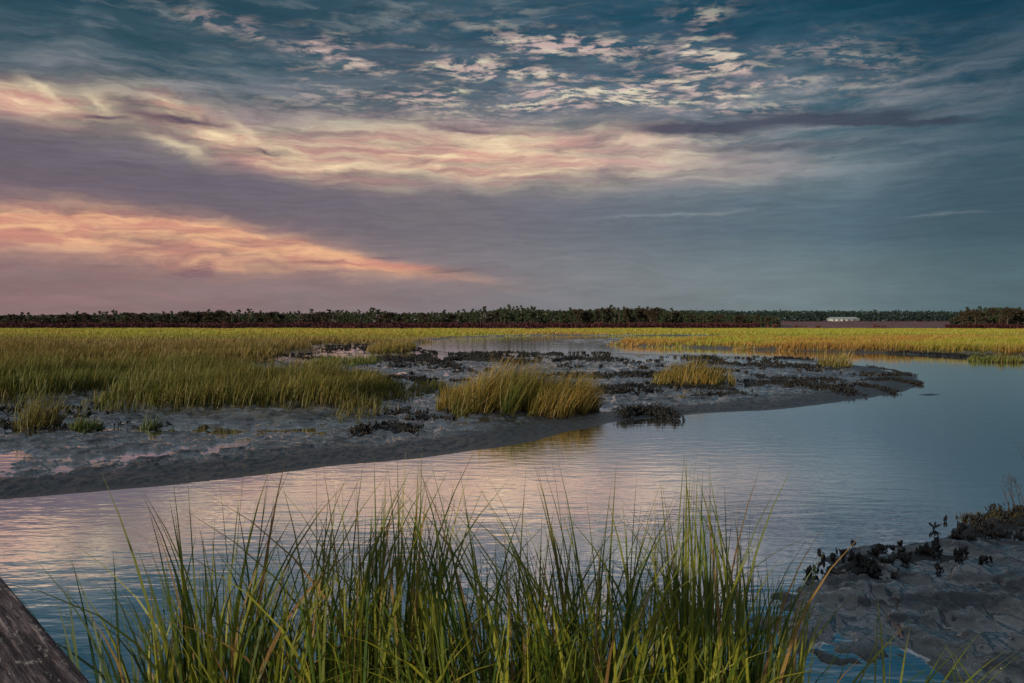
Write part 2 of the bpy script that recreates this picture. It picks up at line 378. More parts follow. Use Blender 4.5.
na, nr = 1000, 14+50+820+150
ang = np.linspace(R(-62), R(62), na)
rad = np.concatenate([np.linspace(.2, 2.6, 14, endpoint=False), np.geomspace(2.6, 6.5, 50, endpoint=False), np.geomspace(6.5, 62, 820, endpoint=False), np.geomspace(62, 7000, 150)])
A, Rr = np.meshgrid(ang, rad)
X, Y = (np.sin(A)*Rr).ravel(), (np.cos(A)*Rr).ravel()
H, D, ML = heights(X, Y)
idx = np.arange(na*nr).reshape(nr, na)
F = np.stack([idx[:-1, :-1], idx[:-1, 1:], idx[1:, 1:], idx[1:, :-1]], -1).reshape(-1, 4)[:, ::-1]
# colour of the ground itself: grey-blue mud, brown silt under the marsh, dry red-brown flats beyond
mudc = np.array([.012, .017, .026]); siltc = np.array([.075, .065, .03]); dry = np.array([.26, .155, .165])
fr_ = np.clip((ML+.5)/1.5, 0, 1)[:, None]
C = mudc*(1-fr_) + siltc*fr_
fd = np.clip((Y-430)/30, 0, 1)[:, None]; vv = fbm(X*.01, Y*.05, 3, 3)[:, None]
C = C*(1-fd) + dry*(.6+.8*vv)*fd
C = np.hstack([C, np.where(Y < 11.3, np.clip((D-.1)/.4, 0, 1), np.clip((D-1.5)/1.2, 0, 1))[:, None]*(1-fd)])      # alpha: how much standing film the ground can hold
terr = link('ground', np_mesh('ground', np.stack([X, Y, H], 1), F, C, True), M_MUD); tag(terr, kind='structure')

def surf(x, y):
    h, d, ml = heights(np.atleast_1d(np.asarray(x, float)), np.atleast_1d(np.asarray(y, float))); return h
# water: one level sheet of the creek
wa = np.linspace(R(-62), R(62), 60); wr = np.exp(np.linspace(math.log(1.0), math.log(430), 60))
A2, R2 = np.meshgrid(wa, wr); ix2 = np.arange(3600).reshape(60, 60)
F2 = np.stack([ix2[:-1, :-1], ix2[:-1, 1:], ix2[1:, 1:], ix2[1:, :-1]], -1).reshape(-1, 4)[:, ::-1]
wat = link('water', np_mesh('water', np.stack([(np.sin(A2)*R2).ravel(), (np.cos(A2)*R2).ravel(), np.zeros(3600)], 1), F2), M_WATER); tag(wat, kind='structure')

# ------------------------------------------------------------------ blades
def blades(base, h, w, leandir, lean, curve, segs, c0, c1, face=None, tap=1.7, pw=2.6):
    """ribbons: base (N,3), h/w/leandir/lean/curve (N,), colours base->tip (N,3)"""
    N = len(base); t = np.linspace(0, 1, segs+1)[None, :]
    ld = np.stack([np.cos(leandir), np.sin(leandir)], 1)
    if face is None: face = RNG.uniform(0, math.pi, N)
    fx = np.stack([np.cos(face), np.sin(face)], 1)
    horiz = h[:, None]*(lean[:, None]*t + curve[:, None]*t**pw)
    vert = h[:, None]*(t - .42*np.minimum(curve[:, None]**2, 1.2)*t**3 - .3*lean[:, None]**2*t)
    cx = base[:, 0:1] + ld[:, 0:1]*horiz; cy = base[:, 1:2] + ld[:, 1:2]*horiz; cz = base[:, 2:3] + vert
    ww = w[:, None]*(1-t**tap)*.5*(.75+.5*np.sin(np.minimum(t*3, 1)*1.57)) + .0004
    v = np.empty((N, segs+1, 2, 3))
    for k, s in ((0, -1), (1, 1)):
        v[:, :, k, 0] = cx + s*ww*fx[:, 0:1]; v[:, :, k, 1] = cy + s*ww*fx[:, 1:2]; v[:, :, k, 2] = cz
    cc = c0[:, None, None, :]*(1-t[:, :, None, None]) + c1[:, None, None, :]*t[:, :, None, None]
    cc = np.broadcast_to(cc, (N, segs+1, 2, 3))
    i = (np.arange(N)*(segs+1)*2)[:, None] + (np.arange(segs)*2)[None, :]
    f = np.stack([i, i+1, i+3, i+2], -1).reshape(-1, 4)
    return v.reshape(-1, 3), f, cc.reshape(-1, 3)
def merge(parts):
    V, Fc, Cc, o = [], [], [], 0
    for v, f, c in parts: V.append(v); Fc.append(f+o); Cc.append(c); o += len(v)
    return np.concatenate(V), np.concatenate(Fc), np.concatenate(Cc)
def lerp(a, b, f): return np.array(a)[None]*(1-f[:, None]) + np.array(b)[None]*f[:, None]

GREEN, OLIVE, OCHRE, RUST, LIME, STRAW = (.06, .115, .02), (.15, .165, .03), (.30, .20, .045), (.26, .12, .035), (.24, .275, .032), (.42, .33, .13)

# the marsh: blades thinner and denser near by, broader and sparser towards the far edge
parts = []
def marsh(n_try, y0, y1, dens, bw, bh, segs, kind):
    # uniform in the strip, clipped to a fan a little wider than the view
    yy = np.sqrt(RNG.uniform(y0*y0, y1*y1, n_try)); xx = RNG.uniform(-.82, .82, n_try)*yy
    ml1 = sdf(M_LEFT, xx, yy); ml2 = sdf(M_PEN, xx, yy); ml = np.maximum(ml1, ml2)
    ml0 = ml; ml = ml + (fbm(xx*.8, yy*.8, 3, 77)-.5)*1.6*np.clip(yy/40, .5, 3) + (fbm(xx*.28, yy*.2, 3, 79)-.55)*5*np.clip(yy/50, .7, 2)*(yy < 130)
    ml = np.where((ml <= 0) & (ml0 > -3) & (fbm(xx*1.6, yy*1.2, 2, 83) > .66) & (yy < 60), .02, ml)
    patch = fbm(xx*.35*30/y0, yy*.2*30/y0, 3, 55)
    k = (ml > 0) & (RNG.random(n_try) < np.clip(patch*3.2-.55, .15, 1))
    xx, yy, ml, ml2, patch = xx[k], yy[k], ml[k], ml2[k], patch[k]
    z = surf(xx, yy)
    N = len(xx)
    tall = fbm(xx*.5*30/y0, yy*.35*30/y0, 3, 66)
    edge = np.clip(ml/1.8+.4, .4, 1)
    low = np.where((yy > 130) & (yy < 215) & (xx > -45) & (xx < 45), np.clip(ml/16, .28, 1), 1)
    h = low*bh*(.35+1.0*tall)*RNG.uniform(.7, 1.15, N)*edge
    w = bw*RNG.uniform(.6, 1.3, N)
    big = fbm(xx*.06, yy*.045, 3, 88); r = RNG.random(N)
    c = lerp(OLIVE, OCHRE, np.clip((big-.35)*2.6 + (r-.5)*.7, 0, 1))
    c = np.where((r < .25)[:, None], lerp(GREEN, OLIVE, RNG.random(N)), c)
    c = np.where((r > .62)[:, None], c*.5, c); c = np.where((RNG.random(N) < .10)[:, None], lerp(STRAW, RUST, RNG.random(N))*.8, c)
    front = np.clip((52-yy)/16, 0, 1)[:, None]; c = c*(1-.3*front)+lerp(GREEN, OLIVE, r)*.3*front
    br = np.exp(-((yy-105)/38)**2)*(xx < 0); c = c*(1-.75*br[:, None]) + lerp((.20, .13, .05), (.12, .10, .04), r)*.75*br[:, None]
    far = np.clip((yy-110)/90, 0, 1)[:, None]
    c = c*(1-far) + (lerp(LIME, OCHRE, np.clip((fbm(xx*.02, yy*.06, 3, 99)-.42)*3.4+(r-.5)*.3, 0, 1)))*far
    near_pen = (ml2 > 0) & (yy < 150)
    c = np.where(near_pen[:, None], np.where((big+r*.3 > .62)[:, None], lerp(OCHRE, RUST, r*.8), lerp(LIME, OCHRE, np.clip((big-.3)*1.6+np.clip((105-yy)/50, 0, .9)+(r-.5)*.5, 0, 1))), c)
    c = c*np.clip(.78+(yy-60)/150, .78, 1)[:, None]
    lean = RNG.normal(.16, .2, N); ldir = RNG.normal(0, .7, N)
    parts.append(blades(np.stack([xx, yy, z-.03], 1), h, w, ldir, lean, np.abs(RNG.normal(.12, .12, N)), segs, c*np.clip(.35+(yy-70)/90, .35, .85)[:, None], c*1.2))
    return N
counts = [marsh(150000, 26, 48, 0, .026, 1.15, 3, 0), marsh(130000, 48, 90, 0, .05, 1.10, 3, 0),
          marsh(150000, 88, 180, 0, .10, .95, 2, 0), marsh(170000, 178, 430, 0, .24, .95, 2, 0)]
print('marsh blades', counts)
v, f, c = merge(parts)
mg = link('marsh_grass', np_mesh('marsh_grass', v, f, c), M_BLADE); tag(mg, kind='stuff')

# free-standing clumps out on the mud
def clump(name, label, px0, px1, py0, py1, n, h, w, c_a, c_b, lean=.25, z=.12, group='grass clumps on the mudflat', shape=1.0, cat='grass clump', curve=.15):
    (xa, ya), (xb, yb) = gp(px0, py1, z), gp(px1, py1, z); _, yf = gp((px0+px1)/2, py0, z)
    cx, cy, rx, ry = (xa+xb)/2, (ya+yf)/2, (xb-xa)/2, abs(yf-ya)/2
    a = RNG.uniform(0, 2*math.pi, n); r = np.sqrt(RNG.random(n))*(.7+.6*fbm(a*2.2, a*0+cx, 3, 19))
    x, y = cx+rx*r*np.cos(a), cy+ry*r*np.sin(a)
    hh = surf(x, y); k = (fbm(x*1.1, y*1.1, 2, 41) > .34) | (n < 1000)
    x, y, r, hh = x[k], y[k], r[k], hh[k]; N = len(x)
    th = h*(1-.4*r**3)*(.35+1.15*fbm(x*1.5, y*1.5, 3, 43))*RNG.uniform(.5, 1.2, N)
    rr = RNG.random(N); th *= np.where(rr < .35, .6, 1.08); cc = lerp(c_a, c_b, np.clip(fbm(x*.6, y*.6, 2, 47)*1.4-.4+rr*.5, 0, 1))
    cc = np.where((RNG.random(N) < .3)[:, None], lerp(GREEN, (.16, .10, .04), RNG.random(N)), cc)
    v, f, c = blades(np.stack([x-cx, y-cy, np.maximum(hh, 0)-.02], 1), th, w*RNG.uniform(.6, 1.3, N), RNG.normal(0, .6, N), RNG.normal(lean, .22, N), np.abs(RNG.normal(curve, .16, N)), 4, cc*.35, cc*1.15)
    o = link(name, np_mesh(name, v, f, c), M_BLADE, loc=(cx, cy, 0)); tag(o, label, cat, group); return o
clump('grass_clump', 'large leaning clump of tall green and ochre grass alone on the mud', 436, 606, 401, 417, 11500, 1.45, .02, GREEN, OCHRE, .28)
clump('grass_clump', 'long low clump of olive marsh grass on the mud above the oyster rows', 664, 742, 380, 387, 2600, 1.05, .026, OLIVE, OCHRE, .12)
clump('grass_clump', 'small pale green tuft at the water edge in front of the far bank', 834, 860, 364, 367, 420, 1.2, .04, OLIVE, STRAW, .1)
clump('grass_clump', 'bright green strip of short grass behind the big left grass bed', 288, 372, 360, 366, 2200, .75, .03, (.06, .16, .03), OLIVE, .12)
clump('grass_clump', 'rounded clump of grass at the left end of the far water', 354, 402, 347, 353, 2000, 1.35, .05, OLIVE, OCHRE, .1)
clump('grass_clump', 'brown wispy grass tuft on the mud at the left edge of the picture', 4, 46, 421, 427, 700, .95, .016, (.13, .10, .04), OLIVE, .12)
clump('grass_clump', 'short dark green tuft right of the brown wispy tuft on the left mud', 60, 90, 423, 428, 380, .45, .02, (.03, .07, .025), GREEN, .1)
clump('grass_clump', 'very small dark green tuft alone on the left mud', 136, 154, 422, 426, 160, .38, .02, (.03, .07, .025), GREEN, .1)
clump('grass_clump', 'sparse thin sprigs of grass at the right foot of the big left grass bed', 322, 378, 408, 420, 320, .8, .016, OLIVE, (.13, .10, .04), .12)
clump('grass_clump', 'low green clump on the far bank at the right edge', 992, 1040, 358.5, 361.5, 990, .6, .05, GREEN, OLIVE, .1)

# ------------------------------------------------------------------ oyster beds
def shells(name, label, line, width, n, size, z=.05, mound=.12, tilt=.9, cat='oyster bed', group='oyster beds on the mud'):
    P = np.array([gp(a, b, z) for a, b in line]); L = np.hypot(*(P[1:]-P[:-1]).T); cum = np.concatenate([[0], np.cumsum(L)])
    u = RNG.random(n)*cum[-1]; i = np.clip(np.searchsorted(cum, u)-1, 0, len(L)-1); ft = (u-cum[i])/L[i]
    c = P[i]+(P[i+1]-P[i])*ft[:, None]
    off = RNG.normal(0, .5, n)*width*(.25+1.5*fbm(c[:, 0]*.5, c[:, 0]*0, 3, 61))
    x, y = c[:, 0]+RNG.normal(0, .25, n)*min(1, width), c[:, 1]+off
    if tilt < .7 and n > 100:      # shells fused into upright rosettes
        ci = RNG.integers(0, n//9, n); x = x[:n//9][ci]+RNG.normal(0, .022, n); y0_ = y[:n//9][ci]; off = off[:n//9][ci]; y = y0_+RNG.normal(0, .022, n)
    k = fbm(x*2.4/max(.6, size*5), y*2.4/max(.6, size*5), 2, 63) > .42; k &= (surf(x, y) > -.03) | (mound <= 0) | (mound > .2); x, y, off = x[k], y[k], off[k]; n = len(x)
    zz = np.maximum(surf(x, y), 0) + mound*np.exp(-(off/(width*.6))**2)*RNG.random(n)
    s = size*.72*RNG.uniform(.5, 1.5, n); o0 = P.mean(0)
    ax = np.stack([RNG.normal(0, tilt, n), RNG.normal(0, tilt, n), np.ones(n)], 1); ax /= np.linalg.norm(ax, axis=1)[:, None]
    th = RNG.uniform(0, 6.28, n); side = np.stack([np.cos(th), np.sin(th), -(ax[:, 0]*np.cos(th)+ax[:, 1]*np.sin(th))/ax[:, 2]], 1); side /= np.linalg.norm(side, axis=1)[:, None]
    th3 = np.cross(ax, side); b = np.stack([x-o0[0], y-o0[1], zz-.01], 1)
    V = np.stack([b-ax*(s*.1)[:, None], b+(ax*.55+side*.25)*s[:, None], b+(ax*.5+th3*.13)*s[:, None], b+(ax*.6-side*.25)*s[:, None], b+(ax*.5-th3*.13)*s[:, None], b+(ax*1.0+side*.1)*s[:, None]], 1).reshape(-1, 3)
    T = np.array([(0, 2, 1), (0, 3, 2), (0, 4, 3), (0, 1, 4), (5, 1, 2), (5, 2, 3), (5, 3, 4), (5, 4, 1)])
    Fc = ((np.arange(n)*6)[:, None, None]+T[None]).reshape(-1, 3)
    if mound > 0:      # the low bed of shell and mud that carries them
        m = max(8, int(cum[-1]/.18)); uu = np.linspace(0, cum[-1], m); j = np.clip(np.searchsorted(cum, uu)-1, 0, len(L)-1)
        cc = P[j]+(P[j+1]-P[j])*((uu-cum[j])/L[j])[:, None]; K2 = 7; tt = np.linspace(-1, 1, K2)
        wv = width*(.25+1.5*fbm(cc[:, 0]*.5, cc[:, 0]*0, 3, 61))*.62*np.sin(np.linspace(.12, math.pi-.12, m))**.4
        gx = cc[:, 0:1]+0*tt[None]; gy = cc[:, 1:2]+wv[:, None]*tt[None]+(fbm(cc[:, 0:1]*3+0*tt, tt[None]*2+0*gx, 2, 12)-.5)*width*.3
        gz = np.maximum(surf(gx.ravel(), gy.ravel()), 0).reshape(gx.shape)+(1-tt[None]**2)*mound*(.2+1.2*fbm(gx*2.2, gy*2.2, 3, 14))-.015-(np.abs(tt[None]) > .99)*.12
        ii = np.arange(m*K2).reshape(m, K2); qd = np.stack([ii[:-1, :-1], ii[1:, :-1], ii[1:, 1:], ii[:-1, 1:]], -1).reshape(-1, 4)
        tri = np.concatenate([qd[:, [0, 1, 2]], qd[:, [0, 2, 3]]])+len(V)
        V = np.concatenate([V, np.stack([gx.ravel()-o0[0], gy.ravel()-o0[1], gz.ravel()], 1)]); Fc = np.concatenate([Fc, tri])
    o = link(name, np_mesh(name, V, Fc), M_SHELL, loc=(o0[0], o0[1], 0)); tag(o, label, cat, group); return o
OB = [
 ('low dark oyster island standing in the water right of the big grass clump', [(624, 417), (640, 413), (655, 413), (672, 418)], .7, 1500, .16, .25),
 ('oyster cluster on the mud below the gap between the two big grass clumps', [(352, 434), (375, 431), (400, 430), (420, 432)], .35, 420, .17, .1),
 ('scattered oysters just left of the big leaning grass clump', [(385, 418), (400, 412), (420, 416), (428, 420)], .7, 260, .17, .1),
 ('dark oyster patch in the middle of the mudflat left of the big clump', [(372, 384), (395, 378), (420, 380), (438, 386)], 1.8, 1100, .20, .12),
 ('dense dark oyster bed by the left end of the far water', [(378, 358), (400, 362), (420, 358), (440, 364)], 5.5, 2200, .26, .2),
 ('long dark oyster bed behind the big grass clump', [(430, 363), (460, 359), (500, 361), (540, 363)], 2.6, 1900, .26, .2),
 ('thin oyster ridge below the narrow bend of far water', [(448, 354.4), (470, 353.6), (490, 354.4)], 1.5, 300, .3, .2),
 ('short oyster ridge nearest the far channel in the middle', [(520, 355), (535, 354), (556, 355)], 1.5, 350, .3, .2),
 ('arched oyster ridge beyond the right end of the big grass clump', [(552, 361), (575, 358.6), (612, 361)], 1.7, 650, .28, .2),
 ('narrow oyster ridge running left from the long low grass clump', [(588, 376), (620, 374.5), (662, 376)], .9, 800, .22, .15),
 ('short arched oyster ridge above the long low grass clump', [(688, 360), (706, 357.6), (722, 360)], 1.5, 350, .28, .2),
 ('long oyster ridge along the back of the mud point', [(688, 365), (720, 364), (770, 367), (840, 369)], 1.0, 1300, .24, .12),
 ('oyster row in front of the long low grass clump', [(600, 392), (630, 387), (680, 387), (735, 392)], .9, 1500, .17, .12),
 ('small oyster row at the near edge of the mud below the low grass clump', [(690, 397), (720, 394), (752, 397)], .5, 300, .17, .12),
 ('broad oyster bed right of the long low grass clump', [(745, 384), (790, 384), (830, 389), (852, 395)], 1.1, 2000, .18, .12),
 ('slim oyster row behind the broad bed on the mud point', [(752, 377), (800, 379), (842, 381)], .5, 500, .18, .08),
 ('oyster row reaching to the tip of the mud point', [(866, 381), (890, 380), (922, 384)], .5, 800, .17, .08),
 ('oyster row at the back of the tip of the mud point', [(868, 366), (892, 369), (910, 375)], .8, 600, .19, .08),
 ('oyster row along the near shore of the mud point', [(858, 386), (880, 389), (894, 392)], .6, 500, .17, .08),
 ('tiny oyster ridge where the mud meets the far channel', [(776, 358.6), (792, 358), (812, 359.6)], 1.0, 250, .28, .12),
 ('dark oyster strip at the foot of the far bank near the right edge', [(930, 354.5), (960, 356), (1000, 358.5)], 1.3, 1100, .26, .12),
 ('small dark oyster streak right of the little tufts on the left mud', [(120, 424), (150, 428), (172, 423)], .25, 110, .15, .05),
 ('dark oyster line under the brown wispy tuft at the left edge', [(-30, 426), (20, 427), (60, 428), (98, 429)], .5, 800, .16, .1),
]
for lb, ln, wd, n, sz, md in OB: shells('oyster_bed', lb, ln, wd, n, sz, mound=md)
# the loose oyster clumps strewn over the flat between the beds
nn = 60000; yy = np.sqrt(RNG.uniform(24**2, 112**2, nn)); xx = RNG.uniform(-.7, .6, nn)*yy
_h, _d, _ml = heights(xx, yy)
kk = (_d > .8) & (_ml < -.3) & (_h > .0) & (fbm(xx*.45, yy*.22, 4, 91) > .60) & ~((yy < 33) & (xx > 1.5)) & (RNG.random(nn) < np.clip(35/yy, .3, 1))
cx_, cy_, cz_ = xx[kk][:2600], yy[kk][:2600], _h[kk][:2600]; per = 7; n = len(cx_)*per
bx_ = np.repeat(cx_, per)+RNG.normal(0, .07, n); by_ = np.repeat(cy_, per)+RNG.normal(0, .07, n); bz_ = np.repeat(cz_, per)-.02
sz = np.repeat(.10+.0012*cy_, per)*RNG.uniform(.6, 1.4, n); dk = np.tile([[.014, .015, .015]], (n, 1))
v, f, c = blades(np.stack([bx_, by_, bz_], 1), sz, sz*.75, RNG.uniform(0, 6.28, n), np.abs(RNG.normal(.35, .3, n)), np.full(n, .1), 2, dk, dk*1.6)
sh = link('oyster_shells', np_mesh('oyster_shells', v, f), M_SHELL); tag(sh, kind='stuff')
print('loose clumps', len(cx_))
shells('oyster_bed', 'clusters of oysters standing on the mud ledge in the right foreground', [(832, 570), (860, 564), (900, 558), (940, 556), (968, 560)], .8, 800, .12, .05, .04, .45)
shells('oyster_bed', 'bank of small dark oysters rising to the right edge of the picture', [(958, 536), (978, 530), (1005, 521), (1040, 512), (1120, 502)], .8, 2300, .11, .08, .09, .5)
shells('oyster_shell', 'lone oyster poking out of the water left of the right mud ledge', [(818, 552), (820, 552)], .04, 14, .08, .0, .0, .5, 'oyster', 'oysters in the water')
shells('oyster_shell', 'pair of oysters in the shallow water beyond the right mud ledge', [(852, 543), (856, 543)], .03, 10, .07, .0, .0, .5, 'oyster', 'oysters in the water')

# ------------------------------------------------------------------ trees
def leafcloud(centers, radii, n_per, size, flat=.7):
    """many small leaf faces through the volume of each clump"""
    P, S = [], []
    for (c, r) in zip(centers, radii):
        n = max(6, int(n_per*r*r)); d = RNG.normal(0, 1, (n, 3)); d /= np.linalg.norm(d, axis=1)[:, None]
        d *= (RNG.random(n)**.45)[:, None]*r; d[:, 2] *= flat
        P.append(np.array(c)+d)
    P = np.concatenate(P); n = len(P); s = size*RNG.uniform(.6, 1.3, n)
    a = RNG.normal(0, 1, (n, 3)); a /= np.linalg.norm(a, axis=1)[:, None]; b = np.cross(a, RNG.normal(0, 1, (n, 3))); b /= np.linalg.norm(b, axis=1)[:, None]
    V = np.stack([P-a*s[:, None]-b*s[:, None]*.6, P+a*s[:, None]-b*s[:, None]*.6, P+a*s[:, None]+b*s[:, None]*.6, P-a*s[:, None]+b*s[:, None]*.6], 1).reshape(-1, 3)
    return V, np.arange(n*4).reshape(n, 4), n
def trunk(H, r, bend=.3, limbs=()):
    V, Fc = [], []
    def tube(p0, p1, r0, r1):
        p0, p1 = np.array(p0, float), np.array(p1, float); o = len(V)*1; ax = p1-p0; ax /= np.linalg.norm(ax)
        u = np.cross(ax, (0, 1, .01)); u /= np.linalg.norm(u); w_ = np.cross(ax, u); k = 6
        for p, rr in ((p0, r0), (p1, r1)):
            for j in range(k): V.append(p+(u*math.cos(j*6.283/k)+w_*math.sin(j*6.283/k))*rr)
        for j in range(k): Fc.append((o+j, o+(j+1) % k, o+k+(j+1) % k, o+k+j))
    tube((0, 0, -.5), (bend*.4, 0, H*.5), r, r*.7); tube((bend*.4, 0, H*.5), (bend, 0, H*.95), r*.7, r*.2)
    for z, a, l in limbs: tube((bend*.6, 0, z), (bend*.6+math.cos(a)*l, math.sin(a)*l, z+l*.45), r*.35, r*.1)
    return np.array(V), np.array(Fc)
def tree_proto(kind, H, dark, i):
    R_ = random.Random(100+i)
    if kind == 'pine':
        n = R_.randint(7, 10); cs, rs, limbs = [], [], []
        for k in range(n):
            f = k/(n-1); z = H*(.38+.58*f); a = R_.uniform(0, 6.28); q_ = (1-f)**.6*H*.17+.2
            cs.append((math.cos(a)*q_, math.sin(a)*q_, z)); rs.append(H*R_.uniform(.075, .125)*(1.15-.45*f)); limbs.append((z-.3, a, q_))
    elif kind == 'tall':
        cs, rs, limbs = [], [], []
        for k in range(6):
            a = R_.uniform(0, 6.28); q_ = R_.uniform(.1, .11*H); z = H*R_.uniform(.80, .97); cs.append((math.cos(a)*q_, math.sin(a)*q_, z)); rs.append(H*R_.uniform(.055, .085)); limbs.append((z-.8, a, q_))
    else:
        cs, rs, limbs = [], [], []
        for k in range(11):
            a = R_.uniform(0, 6.28); q_ = R_.uniform(0, .28*H); z = H*R_.uniform(.35, .88)-q_*.3; cs.append((math.cos(a)*q_, math.sin(a)*q_, z)); rs.append(H*R_.uniform(.12, .19)); limbs.append((z-.8, a, max(.4, q_)))
    V, Fc, n = leafcloud(cs, rs, 42 if kind != 'broad' else 26, .30)
    shade = np.repeat(RNG.uniform(.7, 1.35, n), 4)[:, None]*np.array(dark)[None]
    return np_mesh('crown', V, Fc, shade), trunk(H, H*.014+.03, R_.uniform(-.5, .5), limbs)
PROT = {}
DK = {'pine': (.030, .048, .026), 'tall': (.032, .044, .028), 'broad': (.036, .032, .024)}
for i, (k, H_) in enumerate([('pine', 11.5), ('pine', 13), ('pine', 12), ('tall', 13), ('tall', 12), ('broad', 9.5), ('broad', 10.5), ('pine', 10.5)]):
    cm, (tv, tf) = tree_proto(k, H_, DK[k], i); cm.materials.append(M_LEAF)
    tm = np_mesh('trunk', tv, tf); tm.materials.append(M_BARK); PROT[i] = (k, H_, cm, tm)
def tree(i, x, y, z, s, rz, label, group):
    k, H_, cm, tm = PROT[i]
    r = empty({'pine': 'pine_tree', 'tall': 'tall_pine_tree', 'broad': 'broadleaf_tree'}[k], (x, y, z), rz); r.scale = (s, s, s)
    tag(r, label, 'tree', group)
    for nm, me in (('crown', cm), ('trunk', tm)):
        o = bpy.data.objects.new(nm, me); col.objects.link(o); o.parent = r
    return r
prof_x = [-200, 0, 60, 130, 200, 250, 320, 371, 400, 450, 512, 530, 560, 600, 640, 660, 690, 715, 745, 775]
prof_y = [315, 314, 313, 312, 310.5, 311, 311, 310, 311.5, 310.5, 306.5, 307, 308.5, 307.5, 306.5, 308, 310, 312, 313.5, 315]
SECT = [(-999, 'left of the picture'), (0, 'at its far left end'), (90, 'behind the wide left marsh'), (180, 'under the small dark cumulus'), (260, 'beyond the big left bed'),
        (340, 'left of the far water'), (430, 'behind the far water'), (505, 'above the big clump'), (580, 'behind the reddish bushes'), (650, 'where the line steps down'), (710, 'at its low right end')]
LBL = {'pine': 'narrow dark pine', 'tall': 'high-crowned bare pine', 'broad': 'rounded dark broadleaf tree'}
def tree_label(k, px, hw):
    w = [t for a, t in SECT if px >= a][-1]
    return f"{'taller' if hw > 11.6 else 'lower'} {LBL[k]} in the tree line {w}"
px = -130.0
rt = random.Random(5); ntree = 0
while px < 775:
    D_ = rt.uniform(455, 520); top = np.interp(px, prof_x, prof_y)+.7*math.sin(px*.047)+.6*math.sin(px*.13+1)+rt.uniform(-.6, 1.2); Hw = CAM_H+(HOR-top)*D_/FPX
    i = rt.choice([0, 1, 2, 3, 1, 5, 6, 7, 0, 2, 7, 1, 2] if px > 330 else [0, 3, 4, 5, 6, 5, 6, 2])
    if px > 500: i = rt.choice([0, 1, 2, 7, 0, 2, 7, 5])
    k, H_ = PROT[i][:2]
    s = Hw/H_*(rt.uniform(.80, 1.05) if k != 'tall' else rt.uniform(.98, 1.13))
    x = (px-512)/FPX*D_; tree(i, x, D_, .4, s, rt.uniform(0, 6.28), tree_label(k, px, s*H_), {'pine': 'pines of the far tree line', 'tall': 'high crowned pines of the far tree line', 'broad': 'broadleaf trees of the far tree line'}[k])
    ntree += 1; px += rt.uniform(2.7, 5.0)
for j in range(15):       # the grove near the right edge
    pxx = 962+j*6.3+rt.uniform(-2, 2); D_ = rt.uniform(400, 430); top = np.interp(pxx, [955, 968, 985, 1010, 1030, 1060], [310, 307, 305.5, 306, 307, 307])
    i = [6, 2, 5, 0, 1, 6, 7, 5][j % 8]; Hw = CAM_H+(HOR-top)*D_/FPX
    k = PROT[i][0]
    tree(i, (pxx-512)/FPX*D_, D_, .4, Hw/PROT[i][1]*rt.uniform(.9, 1.02), rt.uniform(0, 6.28), f"dark {'rounded broadleaf tree' if k == 'broad' else 'pine tree'} in the grove at the right edge of the marsh", f"{'broadleaf trees' if k == 'broad' else 'pines'} of the right grove")
print('trees', ntree)
# the solid mass of wood behind the front row, and the farther wood on the right
def mass(name, x0, x1, y0, y1, zb, ztop, n, size, cc, topfn=None):
    pts_px = RNG.uniform(x0, x1, n); D_ = RNG.uniform(y0, y1, n); x = (pts_px-512)/FPX*D_
    tp = topfn(pts_px, D_)*(.72+.3*fbm(x*.16, D_*.05, 3, 15)); z = zb + RNG.random(n)**.8*(tp-zb)
    P = np.stack([x, D_, z], 1); s = size*.72*RNG.uniform(.5, 1.5, n)
    a = RNG.normal(0, 1, (n, 3)); a /= np.linalg.norm(a, axis=1)[:, None]; b = np.cross(a, RNG.normal(0, 1, (n, 3))); b /= np.linalg.norm(b, axis=1)[:, None]
    V = np.stack([P-a*s[:, None]-b*s[:, None], P+a*s[:, None]-b*s[:, None], P+a*s[:, None]+b*s[:, None], P-a*s[:, None]+b*s[:, None]], 1).reshape(-1, 3)
    ccc = np.array(cc)[None]*np.repeat(RNG.uniform(.65, 1.4, n), 4)[:, None]
    o = link(name, np_mesh(name, V, np.arange(n*4).reshape(n, 4), ccc), M_LEAF); tag(o, kind='stuff'); return o
mass('distant_wood', -260, 780, 520, 600, .5, 0, 34000, .75, (.034, .042, .030), lambda p, d: (CAM_H+(HOR-np.interp(p, prof_x, prof_y))*d/FPX)*.97)
mass('far_wood', 560, 1500, 980, 1120, 5.5, 0, 40000, 1.1, (.020, .036, .034), lambda p, d: CAM_H+(HOR-np.interp(p, [560, 1024, 1500], [311.5, 312.6, 312]))*d/FPX+3.4)
mass('grove_wood', 950, 1200, 432, 450, .5, 0, 5000, .7, (.026, .034, .024), lambda p, d: (CAM_H+(HOR-np.interp(p, [950, 965, 985, 1010, 1200], [316, 309, 306.5, 306.5, 309]))*d/FPX)*.97)
mass('marsh_scrub', -260, 640, 432, 450, .2, 0, 22000, .42, (.050, .020, .026), lambda p, d: 3.4+1.6*fbm(p*.05, d*0, 2, 71))
mass('marsh_scrub', 640, 760, 440, 470, .2, 0, 4000, .42, (.050, .020, .026), lambda p, d: 3.6+.9*fbm(p*.05, d*0, 2, 71))
mass('marsh_scrub', 945, 1180, 385, 398, .2, 0, 7000, .36, (.045, .017, .022), lambda p, d: 2.9+.8*fbm(p*.05, d*0, 2, 73))
mass('field_scrub', 700, 960, 800, 880, 4.0, 0, 5000, .5, (.06, .024, .034), lambda p, d: 6.6+0*p)
